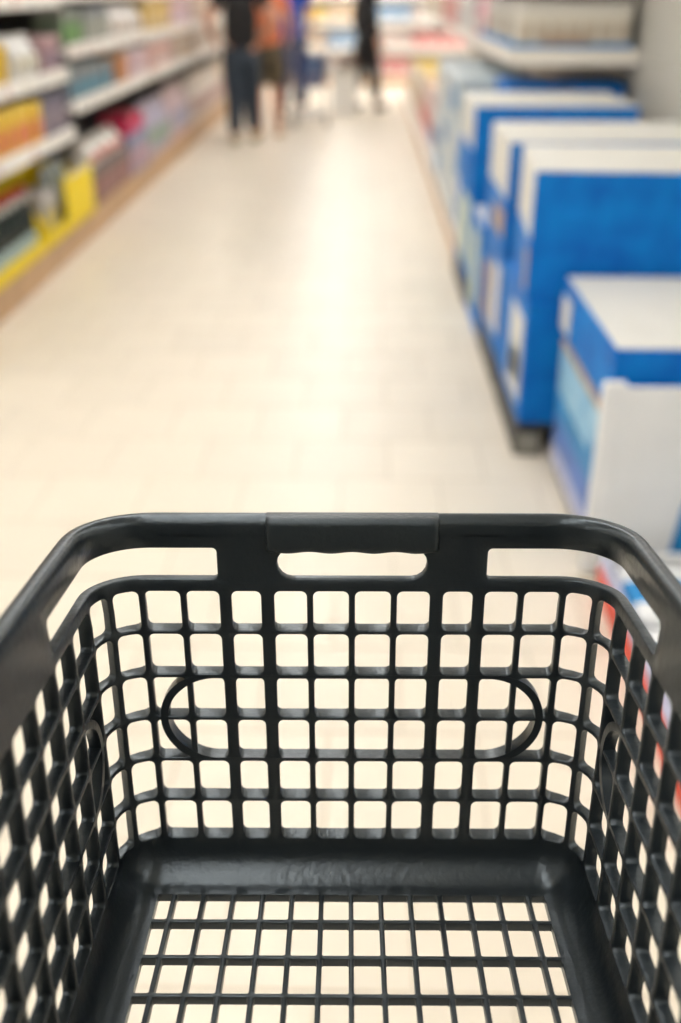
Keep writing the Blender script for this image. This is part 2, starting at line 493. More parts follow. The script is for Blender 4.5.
def display_box(label, x0, y0, z0, w, d, h, rotz=0.0, side_white=0.55, panels=(), cat='display box'):
    low = side_white == 0.0
    """white carton in a blue printed sleeve: blue front, side blue below and white above"""
    t = thing('display_box', label, cat, (x0, y0, z0), rotz)      # origin: front left bottom corner
    obj('inner_carton', box(0.006, w, 0.006, d, 0, h, 0.006), BLUE if low else WHITE, t)
    obj('front_panel', box(0.0, w, 0.0, 0.006, 0, h - 0.001, 0.002), BLUE, t)
    hb = h * (1 - side_white)
    obj('side_panel', box(0.0, 0.006, 0.006, d, 0, hb, 0.002), BLUE, t)
    if not low: obj('top_flap', box(0.012, w - 0.006, 0.010, d / 2 - 0.004, h - 0.001, h + 0.004, 0.001), WHITE, t)
    if not low: obj('top_flap', box(0.012, w - 0.006, d / 2 + 0.004, d - 0.006, h - 0.001, h + 0.004, 0.001), WHITE, t)
    for (ya, yb, za, zb, m) in panels:
        obj('printed_panel', box(-0.003, 0.001, ya, yb, za, zb, 0.0005, 1), m, t)
    return t
RX = 0.55
# second group of stacks (two quarter pallets deep)
pallet('black plastic pallet under the near tall blue box stack', RX, RX + 0.8, 3.30, 3.93)
display_box('lower blue carton on black pallet, under the big near blue box', RX + 0.01, 3.31, 0.12, 0.78, 0.61, 0.435, 0, 0.0,
            ((0.06, 0.34, 0.05, 0.36, WHITE), (0.10, 0.30, 0.10, 0.22, MINT)))
display_box('big blue box with plain white top, nearest of the tall stacks', RX, 3.33, 0.557, 0.80, 0.60, 0.42, math.radians(-3.6), 0.55,
            ((0.02, 0.10, 0.03, 0.16, KRAFT),))
pallet('black plastic pallet under the second tall blue box stack', RX, RX + 0.8, 3.99, 4.62)
display_box('lower blue carton with pale printed side in the second tall stack', RX + 0.01, 4.00, 0.12, 0.78, 0.61, 0.435, 0, 0.0,
            ((0.05, 0.25, 0.08, 0.36, WHITE), (0.36, 0.56, 0.04, 0.30, KRAFT)))
display_box('blue box with white top just behind the nearest tall one', RX + 0.005, 3.985, 0.557, 0.80, 0.64, 0.42, 0, 0.52,
            ((0.05, 0.35, 0.05, 0.15, KRAFT),))
# third stack
pallet('black plastic pallet under the farthest blue box stack', RX - 0.01, RX + 0.79, 5.22, 5.98)
display_box('lower blue carton with mint green side print, farthest stack', RX, 5.24, 0.12, 0.78, 0.74, 0.435, 0, 0.0,
            ((0.05, 0.45, 0.06, 0.40, MINT), (0.52, 0.70, 0.05, 0.3, WHITE)))
display_box('farthest blue box with white top, below the right shelf', RX - 0.005, 5.25, 0.557, 0.80, 0.75, 0.42, 0, 0.5)
# low carton standing between second and third stack
t = thing('printed_carton', 'low blue carton with mint label between the tall stacks', 'carton', (RX, 4.70, 0.0))
obj('body', box(0, 0.7, 0, 0.46, 0.0, 0.52, 0.008), BLUE, t)
obj('side_label', box(-0.003, 0.001, 0.08, 0.36, 0.10, 0.46, 0.0005, 1), MINT, t)
obj('top_flap', box(0.01, 0.69, 0.01, 0.45, 0.519, 0.524, 0.001), WHITE, t)

# nearest full stack: printed tray with tall white front and blue lid box
pallet('brown edged low pallet under the white fronted display', 0.675, 1.33, 2.50, 3.18, 0.10)
t = thing('display_tray', 'tall white fronted display tray with light blue printed side', 'display tray', (0.668, 2.47, 0.10))
obj('body', box(0.004, 0.68, 0.02, 0.72, 0.0, 0.368, 0.006), WHITE2, t)
fp = obj('front_panel', box(-0.030, 0.68, 0.0, 0.02, -0.09, 0.470, 0.004), WHITE2, t)
obj('corner_post', box(-0.034, 0.028, -0.004, 0.030, -0.09, 0.484, 0.008), WHITE2, t)
sp = obj('side_panel', box(-0.004, 0.006, 0.03, 0.72, -0.06, 0.355, 0.002), mat('periwinkle_print', (0.10, 0.22, 0.62), rough=0.5, noise=0.3, nscale=10), t)
obj('print_band', box(-0.007, -0.003, 0.03, 0.71, 0.20, 0.352, 0.0005, 1), LBLUE, t)
obj('print_band', box(-0.007, -0.003, 0.03, 0.71, 0.12, 0.195, 0.0005, 1), CYANP, t)
obj('print_band', box(-0.007, -0.003, 0.03, 0.71, -0.05, 0.015, 0.0005, 1), LAV, t)
obj('print_spot', box(-0.008, -0.003, 0.10, 0.20, 0.14, 0.25, 0.0005, 1), CYANP, t)
obj('card_edge', box(-0.008, 0.01, 0.03, 0.72, 0.352, 0.370, 0.002), KRAFT, t)
bm = bmesh.new()
q = [(0.224, -0.003, 0.13), (0.247, -0.003, 0.22), (0.66, -0.003, 0.22), (0.66, -0.003, -0.08), (0.200, -0.003, -0.08)]
q2 = [(x, 0.001, z) for x, y, z in q]
a = [bm.verts.new(v_) for v_ in q]; b = [bm.verts.new(v_) for v_ in q2]
bm.faces.new(a); bm.faces.new(list(reversed(b)))
for k in range(5): bm.faces.new((a[k], b[k], b[(k + 1) % 5], a[(k + 1) % 5]))
obj('printed_wedge', bm, CYANP, t)
t = thing('lid_box', 'shallow blue box with white top resting on the white display tray', 'box', (0.668, 2.535, 0.4735))
obj('body', box(0.0, 0.66, 0.0, 0.735, 0.0, 0.180, 0.006), BLUE, t)
obj('top_sheet', box(0.006, 0.654, 0.006, 0.729, 0.179, 0.185, 0.001), WHITE, t)
obj('white_label', box(-0.003, 0.001, 0.60, 0.73, 0.02, 0.13, 0.0005, 1), WHITE, t)

# nearest low tray with a red base
t = thing('low_tray', 'low white tray with red stripe at its base, nearest right', 'tray', (0.665, 1.45, 0.0))
obj('base', box(0.0, 0.66, 0.0, 0.94, 0.0, 0.02, 0.004), WHITE2, t)
obj('side_panel', box(0.0, 0.012, 0.0, 0.94, 0.0, 0.125, 0.003), LAV, t)
obj('side_panel', box(0.648, 0.66, 0.0, 0.94, 0.0, 0.125, 0.003), LAV, t)
obj('end_panel', box(0.012, 0.648, 0.0, 0.012, 0.0, 0.125, 0.003), WHITE2, t)
obj('end_panel', box(0.012, 0.648, 0.928, 0.94, 0.0, 0.125, 0.003), WHITE2, t)
obj('red_stripe', box(-0.004, 0.001, 0.0, 0.94, 0.005, 0.085, 0.0005, 1), RED, t)
pk = thing('tray_packet', 'blue and white packet lying in the low red striped tray', 'packet', (0, 0, 0), 0, 'packets in the low tray')
obj('body', box(-0.095, 0.095, -0.13, 0.13, 0, 0.09, 0.02, 3), WHITE2, pk)
obj('print_band', box(-0.0965, 0.0965, -0.07, 0.06, 0.005, 0.0915, 0.02, 3), CYANP, pk)
k = 0
for ix in range(3):
    for iy in range(3):
        p_ = (0.665 + 0.125 + ix * 0.205, 1.45 + 0.17 + iy * 0.30, 0.02)
        lb = 'blue and white packet in the low tray, %s column, %s row' % (('left', 'middle', 'right')[ix], ('near', 'middle', 'far')[iy])
        if k == 0: pk.location = p_; pk['label'] = lb
        else: dup(pk, p_, None, lb)
        k += 1

# right gondola: greige back panel, shelf over the pallets
t = thing('gondola_shelf', 'greige backed shelf unit above the blue boxes on the right', 'shelf unit', (1.5, 6.0, 0))
for k in range(14):
    ya = -4.0 + k * 1.0
    for za, zb in ((0.02, 0.58), (0.585, 1.145), (1.15, 1.70), (1.705, 2.2)):
        obj('back_panel', box(0, 0.02, ya, ya + 0.994, za, zb, 0.003, 1), GREYB, t)
for k in range(8):
    obj('upright', box(0.005, 0.06, -4.0 + k * 2.0 - 0.02, -4.0 + k * 2.0 + 0.02, 0, 2.2, 0.003), GREYB, t)
for zz in (1.125, 1.56):
    sb = obj('shelf_board', box(-0.70, 0.0, 0.0, 10.0, zz, zz + 0.035, 0.004), METALW, t)
    obj('price_rail', box(-0.715, -0.698, 0.0, 10.0, zz - 0.01, zz + 0.07, 0.004), METALW, sb)
    obj('end_rail', box(-0.70, 0.0, -0.016, 0.0, zz - 0.015, zz + 0.07, 0.004), METALW, sb)
obj('plinth', box(-0.93, -0.90, 0.05, 10.0, 0, 0.10, 0.004), TANP, t)
obj('base_deck', box(-0.93, 0.0, 0.05, 10.0, 0.10, 0.13, 0.004), METALW, t)

# ------------------------------------------------------------------ product builders (front faces local -Y)
def cmat(rgb, rough=0.45):
    rgb = tuple(c ** 1.25 for c in rgb)      # richer print inks
    n = 'print_%02x%02x%02x' % tuple(int(c * 255) for c in rgb)
    return mat(n, rgb, rough=rough, noise=0.18, nscale=14)
def carton(name, label, cat, group, w, d, h, c1, c2, c3=None):
    t = thing(name, label, cat, (0, 0, 0), 0, group)
    obj('body', box(-w / 2, w / 2, -d / 2, d / 2, 0, h, 0.004), cmat(c1), t)
    obj('front_print', box(-w * 0.36, w * 0.36, -d / 2 - 0.002, -d / 2 + 0.001, h * 0.16, h * 0.62, 0.0006, 1), cmat(c2), t)
    obj('top_band', box(-w / 2 - 0.001, w / 2 + 0.001, -d / 2 - 0.001, d / 2 + 0.001, h * 0.80, h + 0.001, 0.004, 1), cmat(c3 or c2), t)
    return t
def bottle(name, label, cat, group, r, h, c1, c2, c3):
    t = thing(name, label, cat, (0, 0, 0), 0, group)
    obj('body', mesh_from_bm('body', lathe([(r * .9, 0), (r, .02), (r, h * .55), (r * .92, h * .64), (r * .45, h * .80), (r * .36, h * .92)]), 40), cmat(c1, 0.15), t)
    obj('wrap_label', mesh_from_bm('wrap_label', lathe([(r * 1.01, h * .08), (r * 1.02, h * .09), (r * 1.02, h * .32), (r * 1.01, h * .33)]), 40), cmat(c2), t)
    obj('neck_band', mesh_from_bm('neck_band', lathe([(r * .50, h * .77), (r * .52, h * .78), (r * .44, h * .87), (r * .42, h * .88)]), 40), cmat((0.75, 0.74, 0.7)), t)
    obj('cap', mesh_from_bm('cap', lathe([(r * .43, h * .88), (r * .45, h * .89), (r * .45, h * .99), (r * .40, h)]), 40), cmat(c3), t)
    return t
def pouch(name, label, cat, group, w, d, h, c1, c2):
    t = thing(name, label, cat, (0, 0, 0), 0, group)
    bm = bmesh.new(); rings = []
    for k in range(9):
        u = k / 8; z = u * h
        th = d / 2 * (0.92 - 0.86 * max(0, (u - 0.45) / 0.55) ** 1.6) * (0.86 + 0.14 * math.sin(min(1, u * 4) * pi / 2))
        ww = w / 2 * (1 - 0.06 * math.sin(u * pi))
        rings.append([bm.verts.new((ww * math.copysign(abs(math.cos(a_)) ** 0.45, math.cos(a_)), th * math.copysign(abs(math.sin(a_)) ** 0.7, math.sin(a_)), z)) for a_ in [2 * pi * j / 20 for j in range(20)]])
    for A, B in zip(rings, rings[1:]):
        for j in range(20): bm.faces.new((A[j], A[(j + 1) % 20], B[(j + 1) % 20], B[j]))
    bm.faces.new(list(reversed(rings[0]))); bm.faces.new(rings[-1])
    obj('body', mesh_from_bm('body', bm, 50), cmat(c1, 0.3), t)
    bm = bmesh.new(); bm2 = []
    for za, sc in ((0.22, 1), (0.55, 1)):
        th = d / 2 * (0.92 - 0.86 * max(0, (za - 0.45) / 0.55) ** 1.6) * 1.0
        bm2.append([bm.verts.new((x_ * w * 0.36, -th - 0.004, za * h)) for x_ in (-1, 1)])
        bm2[-1] += [bm.verts.new((x_ * w * 0.36, -th * 0.8, za * h)) for x_ in (1, -1)]
    A, B = bm2
    for j in range(4): bm.faces.new((A[j], A[(j + 1) % 4], B[(j + 1) % 4], B[j]))
    bm.faces.new(A); bm.faces.new(B)
    obj('front_print', bm, cmat(c2), t)
    obj('top_seal', box(-w / 2, w / 2, -0.003, 0.003, h * 0.985, h * 1.06, 0.001, 1), cmat(c1), t)
    return t
def tub(name, label, cat, group, r, h, c1, c2):
    t = thing(name, label, cat, (0, 0, 0), 0, group)
    obj('body', mesh_from_bm('body', lathe([(r * .84, 0), (r * .88, .01), (r * .97, h * .86), (r * .97, h * .88)]), 40), cmat(c1, 0.3), t)
    obj('lid', mesh_from_bm('lid', lathe([(r, h * .86), (r * 1.03, h * .87), (r * 1.03, h * .97), (r * .9, h)]), 40), cmat(c2, 0.3), t)
    return t
LR = math.radians(90)          # facing +X (left shelves)
def run(proto, axis, fixed, z, a0, a1, step, rotz, jit=0.006):
    """a row of copies along the shelf"""
    n = max(1, int((a1 - a0 + 0.01) / step)); k = 0; base = proto['label']
    assert len(base.split()) <= 12, base
    for i in range(n):
        c = a0 + step * (i + 0.5)
        fx = fixed + random.uniform(-jit, jit)
        loc = (fx, c, z) if axis == 'y' else (c, fx, z)
        lb = base
        if n > 1: lb = base + ', ' + (ORD[n - 1 - i] + ' from far end' if axis == 'y' else ORD[i] + ' from left')
        if k == 0: proto.location = loc; proto.rotation_euler = (0, 0, rotz); proto['label'] = lb
        else: dup(proto, loc, rotz, lb)
        k += 1

# goods on the right shelf: blue trays with cream cartons
for i in range(3):
    ya = 6.02 + i * 0.62
    t = thing('shelf_tray', ['blue cardboard tray of cream cartons at the near shelf end', 'second blue cardboard tray along the right shelf', 'third blue cardboard tray along the right shelf'][i], 'tray', (0.815, ya, 1.16))
    obj('bottom', box(0, 0.64, 0, 0.56, 0, 0.006, 0.001, 1), CYANP, t)
    obj('near_wall', box(0, 0.64, 0, 0.006, 0, 0.062, 0.001, 1), CYANP, t)
    obj('far_wall', box(0, 0.64, 0.554, 0.56, 0, 0.062, 0.001, 1), CYANP, t)
    obj('aisle_wall', box(0, 0.006, 0.006, 0.554, 0, 0.062, 0.001, 1), CYANP, t)
    obj('rear_wall', box(0.634, 0.64, 0.006, 0.554, 0, 0.062, 0.001, 1), CYANP, t)
    if i == 0: obj('torn_edge', box(0.14, 0.40, -0.002, 0.004, 0.058, 0.10, 0.001, 1), KRAFT, t)
    lab = ['cream carton standing in the near blue shelf tray', 'cream carton standing in the second blue shelf tray', 'cream carton standing in the third blue shelf tray'][i]
    p_ = carton('cream_carton', lab, 'carton', 'cartons in shelf tray %s' % ('one', 'two', 'three')[i], 0.084, 0.25, 0.25, (0.80, 0.76, 0.68), (0.66, 0.58, 0.48), (0.76, 0.73, 0.68))
    run(p_, 'x', ya + 0.14, 1.168, 0.83, 1.44, 0.087, 0, 0.002)
# blue boxes under the shelf behind the third stack
for k, (xa, xb) in enumerate(((0.80, 1.12), (1.15, 1.46))):
    t = thing('stock_carton', ['left blue stock carton in the shadow under the right shelf', 'right blue stock carton in the shadow under the right shelf'][k], 'carton', (xa, 6.08, 0.13))
    obj('body', box(0, xb - xa, 0, 0.5, 0, 0.875, 0.008), BLUE, t)
    obj('top_flap', box(0.005, xb - xa - 0.005, 0.005, 0.245, 0.874, 0.88, 0.001, 1), BLUE, t)
    obj('top_flap', box(0.005, xb - xa - 0.005, 0.255, 0.495, 0.874, 0.88, 0.001, 1), BLUE, t)
# pale wrapped stacks along the right plinth
n = 0
words = ['first', 'second', 'third', 'fourth']
lev = ['bottom', 'middle', 'top']
for i in range(4):
    for j in range(3):
        if i == 0: continue
        ya = 6.0 + i * 0.66
        t = thing('wrapped_pack', 'pale blue shrink wrapped pack, %s layer of the %s pale stack' % (lev[j], words[i - 1]), 'pack', (0.58, ya, 0.13 + j * 0.29))
        obj('body', box(0, 0.5, 0, 0.62, 0, 0.285, 0.03, 3), PALEB, t)
        obj('side_print', box(-0.003, 0.001, 0.14 + 0.05 * ((i + j) % 3), 0.46, 0.08, 0.22, 0.0005, 1), CYANP if (i + j) % 3 == 0 else WHITE2, t)
        obj('wrap_band', box(-0.002, 0.502, 0.28, 0.34, -0.0, 0.287, 0.03, 3), WHITE2, t)
for j in range(2):
    t = thing('wrapped_pack', ['white and blue pack on the tan plinth beside the farthest blue box', 'pale pack stacked on the white and blue one beside the blue boxes'][j], 'pack', (0.58, 6.08, 0.13 + j * 0.29))
    obj('body', box(0, 0.20, 0, 0.52, 0, 0.285, 0.025, 3), WHITE2 if j == 0 else PALEB, t)
    obj('side_print', box(-0.003, 0.001, 0.10, 0.40, 0.06, 0.20, 0.0005, 1), CYANP, t)
# mixed goods further along the right
specs = [
    ('white_pouch', 'white pouch on the far right base deck', (0.75, 0.74, 0.72), (0.10, 0.18, 0.45), 8.75, 10.2),
    ('pink_pouch', 'pale pink pouch on the far right base deck', (0.75, 0.58, 0.55), (0.7, 0.1, 0.08), 10.2, 12.2),
    ('cream_pouch', 'cream pouch at the far end of the right base deck', (0.76, 0.68, 0.56), (0.5, 0.35, 0.2), 12.2, 15.8)]
for nm, lb, c1, c2, ya, yb in specs:
    run(pouch(nm, lb, 'pouch', lb + 's', 0.24, 0.16, 0.42, c1, c2), 'y', 0.70, 0.13, ya, yb, 0.26, -LR)
    run(carton(nm.replace('pouch', 'box'), lb.replace('pouch', 'box').replace('base deck', 'upper shelf'), 'box', lb + ' shelf boxes', 0.15, 0.15, 0.24, c2 if c2[0] > 0.6 else c1, c1), 'y', 0.92, 1.162, ya, yb, 0.17, -LR)
run(pouch('rose_pouch', 'rose and white pouch on the right shelf past the blue trays', 'pouch', 'rose pouches right shelf', 0.16, 0.12, 0.25, (0.75, 0.36, 0.42), (0.78, 0.75, 0.72)), 'y', 0.91, 1.162, 7.95, 8.75, 0.18, -LR)

# ------------------------------------------------------------------ left gondolas
bays = [(3.9, 6.42, (0.73, 1.055, 1.445), 'near left shelf unit with yellow trays on its deck'),
        (6.42, 8.95, (0.86, 1.165, 1.47), 'second left shelf unit with green and grey cartons on top'),
        (8.95, 11.45, (0.86, 1.155, 1.46), 'third left shelf unit, just before the shoppers'),
        (11.45, 13.95, (0.86, 1.155, 1.46), 'fourth left shelf unit, beside the shoppers'),
        (13.95, 17.0, (0.86, 1.155, 1.46), 'farthest left shelf unit at the aisle end')]
FX = -1.75
for (ya, yb, zs, lb) in bays:
    t = thing('gondola_shelf', lb, 'shelf unit', (-1.80, ya, 0))
    L = yb - ya
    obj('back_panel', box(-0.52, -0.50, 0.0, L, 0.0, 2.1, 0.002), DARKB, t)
    obj('plinth', box(-0.02, 0.0, 0.0, L, 0, 0.145, 0.004), TANP, t)
    obj('base_deck', box(-0.50, 0.0, 0.0, L, 0.145, 0.165, 0.004), TANP, t)
    for yy in (0.005, L - 0.035): obj('upright', box(-0.52, -0.46, yy, yy + 0.03, 0.165, 2.1, 0.003), DARKB, t)
    for zz in zs:
        sb = obj('shelf_board', box(-0.46, 0.04, 0.02, L - 0.02, zz - 0.028, zz, 0.003), METALW, t)
        obj('price_rail', box(0.04, 0.055, 0.02, L - 0.02, zz - 0.055, zz + 0.022, 0.005), METALW, sb)
        nt_ = int(L / 0.3)
        for k in range(nt_):
            yy = 0.12 + k * 0.3
            if random.random() < 0.75:
                obj('price_tag', box(0.054, 0.058, yy, yy + 0.07, zz - 0.042, zz + 0.008, 0.0005, 1), cmat(random.choice([(0.75, 0.75, 0.72), (0.72, 0.55, 0.50), (0.8, 0.78, 0.7)])), sb)

# yellow trays on the near deck
def yellow_tray(label, y0, y1, tall=None):
    t = thing('display_tray', label, 'tray', (FX - 0.04, y0, 0.165))
    L = y1 - y0
    obj('bottom', box(-0.42, 0.0, 0, L, 0, 0.008, 0.001, 1), YEL, t)
    obj('front_lip', box(-0.008, 0.0, 0, L, 0.0, 0.075, 0.002, 1), YEL, t)
    obj('rear_wall', box(-0.42, -0.412, 0, L, 0.008, 0.34, 0.002, 1), YEL, t)
    for ye in (0.0, L - 0.008):
        bm = bmesh.new()
        pr = [(-0.412, 0.008), (-0.008, 0.008), (-0.008, 0.12), (-0.16, 0.30), (-0.412, 0.33)]
        A = [bm.verts.new((x, ye, z)) for x, z in pr]; B = [bm.verts.new((x, ye + 0.008, z)) for x, z in pr]
        bm.faces.new(A); bm.faces.new(list(reversed(B)))
        for k in range(5): bm.faces.new((A[k], B[k], B[(k + 1) % 5], A[(k + 1) % 5]))
        bmesh.ops.recalc_face_normals(bm, faces=bm.faces)
        obj('end_wall', bm, YEL, t)
    if tall:
        obj('tall_display_wing', box(-0.010, 0.002, tall[0] - y0, L, 0.075, 0.315, 0.002, 1), YEL, t)
        obj('white_print', box(-0.001, 0.0035, tall[0] - y0 + 0.08, L - 0.10, 0.30, 0.314, 0.0005, 1), WHITE, t)
    return t
yellow_tray('yellow card tray of dark bottles on the near left deck', 4.20, 5.72)
yellow_tray('yellow card tray with tall yellow wing on the near left deck', 5.76, 6.84, (6.18, 6.84))
b_ = bottle('sauce_bottle', 'dark green bottle with red cap in the yellow tray', 'bottle', 'dark bottles in the yellow tray', 0.052, 0.36, (0.01, 0.03, 0.022), (0.52, 0.62, 0.60), (0.62, 0.05, 0.03))
run(b_, 'y', FX - 0.12, 0.174, 4.26, 5.69, 0.118, LR)
run(carton('grey_pack', 'grey pack with yellow print in the winged yellow tray', 'pack', 'grey packs in the yellow tray', 0.14, 0.2, 0.27, (0.42, 0.40, 0.37), (0.65, 0.52, 0.10), (0.55, 0.52, 0.50)), 'y', FX - 0.17, 0.174, 5.79, 6.20, 0.15, LR)
run(pouch('grey_green_pouch', 'grey green pouch behind the tall yellow wing', 'pouch', 'grey green pouches behind the wing', 0.15, 0.14, 0.33, (0.34, 0.38, 0.34), (0.5, 0.48, 0.3)), 'y', FX - 0.20, 0.174, 6.24, 6.80, 0.16, LR)
# near bay shelves
Z = 0.731
run(carton('yellow_carton', 'yellow and orange carton on the near lower left shelf', 'carton', 'yellow cartons near lower shelf', 0.15, 0.2, 0.215, (0.80, 0.52, 0.05), (0.72, 0.22, 0.12), (0.82, 0.60, 0.08)), 'y', FX - 0.11, Z, 4.2, 5.90, 0.16, LR)
run(carton('mauve_carton', 'grey mauve carton on the near lower left shelf', 'carton', 'mauve cartons near lower shelf', 0.13, 0.18, 0.232, (0.24, 0.21, 0.27), (0.36, 0.30, 0.34), (0.14, 0.14, 0.20)), 'y', FX - 0.12, Z, 5.86, 6.41, 0.135, LR)
Z = 1.056
run(tub('yellow_tub', 'yellow tub with white lid on the near middle left shelf', 'tub', 'yellow tubs near middle shelf', 0.085, 0.22, (0.80, 0.55, 0.04), (0.76, 0.74, 0.70)), 'y', FX - 0.10, Z, 4.2, 5.62, 0.18, LR)
run(pouch('white_pouch', 'white rounded pouch beside the yellow tubs', 'pouch', 'white pouches near middle shelf', 0.19, 0.15, 0.206, (0.72, 0.70, 0.66), (0.66, 0.62, 0.5)), 'y', FX - 0.10, Z, 5.56, 5.99, 0.21, LR)
run(carton('pink_carton', 'dusty pink carton on the near middle left shelf', 'carton', 'pink cartons near middle shelf', 0.12, 0.16, 0.189, (0.48, 0.30, 0.32), (0.30, 0.24, 0.30), (0.55, 0.38, 0.38)), 'y', FX - 0.11, Z, 6.02, 6.41, 0.128, LR)
run(pouch('white_roll_pack', 'white pack on the near top left shelf', 'pack', 'white packs near top shelf', 0.24, 0.2, 0.224, (0.75, 0.73, 0.70), (0.7, 0.55, 0.5)), 'y', FX - 0.11, 1.446, 4.2, 6.40, 0.255, LR)
# second bay
run(carton('brown_carton', 'dark red brown carton on the second left deck', 'carton', 'brown cartons second deck', 0.17, 0.25, 0.23, (0.26, 0.14, 0.12), (0.40, 0.20, 0.19), (0.22, 0.18, 0.17)), 'y', FX - 0.19, 0.166, 6.90, 8.15, 0.178, LR)
run(pouch('white_red_pack', 'white pack with red print lying on brown cartons', 'pack', 'white red packs second deck', 0.23, 0.22, 0.16, (0.80, 0.77, 0.72), (0.72, 0.28, 0.24)), 'y', FX - 0.19, 0.3975, 7.05, 8.15, 0.26, LR)
run(carton('lavender_carton', 'lavender and grey carton on the second left deck', 'carton', 'lavender cartons second deck', 0.16, 0.24, 0.29, (0.40, 0.37, 0.48), (0.62, 0.40, 0.44), (0.30, 0.36, 0.5)), 'y', FX - 0.18, 0.166, 8.20, 8.92, 0.17, LR)
run(carton('magenta_carton', 'magenta carton stacked on top of lavender cartons', 'carton', 'magenta cartons second deck', 0.2, 0.22, 0.13, (0.66, 0.03, 0.14), (0.72, 0.10, 0.25), (0.55, 0.02, 0.10)), 'y', FX - 0.19, 0.4578, 8.22, 8.92, 0.22, LR)
Z = 0.861
run(carton('grey_teal_carton', 'grey carton with teal print on the second lower left shelf', 'carton', 'grey teal cartons', 0.14, 0.17, 0.189, (0.24, 0.27, 0.29), (0.10, 0.32, 0.42), (0.28, 0.31, 0.31)), 'y', FX - 0.10, Z, 6.46, 7.75, 0.148, LR)
run(carton('orange_carton', 'orange brown carton on the second lower left shelf', 'carton', 'orange cartons', 0.14, 0.17, 0.198, (0.58, 0.24, 0.08), (0.64, 0.36, 0.16)), 'y', FX - 0.10, Z, 7.80, 8.12, 0.15, LR)
run(carton('rose_carton', 'rose pink carton on the second lower left shelf', 'carton', 'rose cartons', 0.14, 0.17, 0.198, (0.64, 0.42, 0.48), (0.72, 0.62, 0.62)), 'y', FX - 0.10, Z, 8.15, 8.92, 0.15, LR)
Z = 1.166
run(carton('green_carton', 'green and grey carton on the second upper left shelf', 'carton', 'green cartons', 0.13, 0.17, 0.206, (0.22, 0.27, 0.20), (0.20, 0.42, 0.12), (0.30, 0.32, 0.28)), 'y', FX - 0.10, Z, 6.46, 6.95, 0.136, LR)
run(carton('grey_carton', 'plain grey carton on the second upper left shelf', 'carton', 'grey cartons', 0.13, 0.17, 0.206, (0.34, 0.36, 0.33), (0.42, 0.42, 0.36), (0.26, 0.28, 0.30)), 'y', FX - 0.10, Z, 6.98, 7.75, 0.138, LR)
run(pouch('cream_white_pouch', 'cream white pouch on the second upper left shelf', 'pouch', 'cream white pouches', 0.2, 0.16, 0.206, (0.74, 0.70, 0.66), (0.66, 0.58, 0.52)), 'y', FX - 0.10, Z, 7.80, 8.92, 0.215, LR)
run(carton('amber_carton', 'dark amber carton on the second top left shelf', 'carton', 'amber cartons', 0.2, 0.2, 0.206, (0.30, 0.19, 0.03), (0.5, 0.34, 0.05)), 'y', FX - 0.10, 1.471, 6.46, 8.92, 0.21, LR)
# third to fifth bay
pal = [
    (8.98, 10.2, 'third', [('pastel_pouch', 'pastel lavender pouch', (0.56, 0.53, 0.64), (0.40, 0.50, 0.40), 0.166, .2, .42), ('salmon_carton', 'salmon carton', (0.70, 0.35, 0.26), (0.7, 0.62, 0.6), .861, .15, .23), ('gold_carton', 'gold yellow carton', (0.74, 0.52, 0.16), (0.75, 0.6, 0.35), 1.156, .15, .25)]),
    (10.2, 11.4, 'far third', [('pale_pink_pouch', 'pale pink pouch', (0.70, 0.56, 0.58), (0.5, 0.5, 0.62), 0.166, .2, .44), ('grey_white_carton', 'grey white carton', (0.55, 0.56, 0.58), (0.62, 0.42, 0.2), .861, .15, .23), ('peach_carton', 'peach pink carton', (0.76, 0.52, 0.46), (0.7, 0.6, 0.7), 1.156, .15, .25)]),
    (11.5, 13.9, 'fourth', [('cream_pouch', 'cream pouch', (0.72, 0.66, 0.60), (0.62, 0.45, 0.42), 0.166, .22, .44), ('tan_carton', 'tan carton', (0.60, 0.46, 0.34), (0.7, 0.66, 0.6), .861, .17, .23), ('ivory_carton', 'ivory carton', (0.78, 0.72, 0.62), (0.6, 0.4, 0.3), 1.156, .17, .25)]),
    (14.0, 16.9, 'farthest', [('beige_pouch', 'beige pouch', (0.72, 0.60, 0.50), (0.6, 0.4, 0.4), 0.166, .24, .44), ('rust_carton', 'rust brown carton', (0.55, 0.26, 0.16), (0.72, 0.6, 0.5), .861, .2, .23), ('pearl_carton', 'pearl white carton', (0.76, 0.72, 0.68), (0.7, 0.5, 0.4), 1.156, .2, .25)])]
for ya, yb, wd, lst in pal:
    for (nm, lb, c1, c2, zz, w, h) in lst:
        lv = {0.166: 'deck', .861: 'lower shelf', 1.156: 'upper shelf'}[zz]
        lab = '%s on the %s left %s' % (lb, wd, lv)
        if 'pouch' in nm: run(pouch(nm, lab, 'pouch', lab + ' row', w, 0.2, h, c1, c2), 'y', FX - 0.17, zz, ya, yb, w + 0.012, LR)
        else: run(carton(nm, lab, 'carton', lab + ' row', w, 0.18, h, c1, c2), 'y', FX - 0.11, zz, ya, yb, w + 0.008, LR)

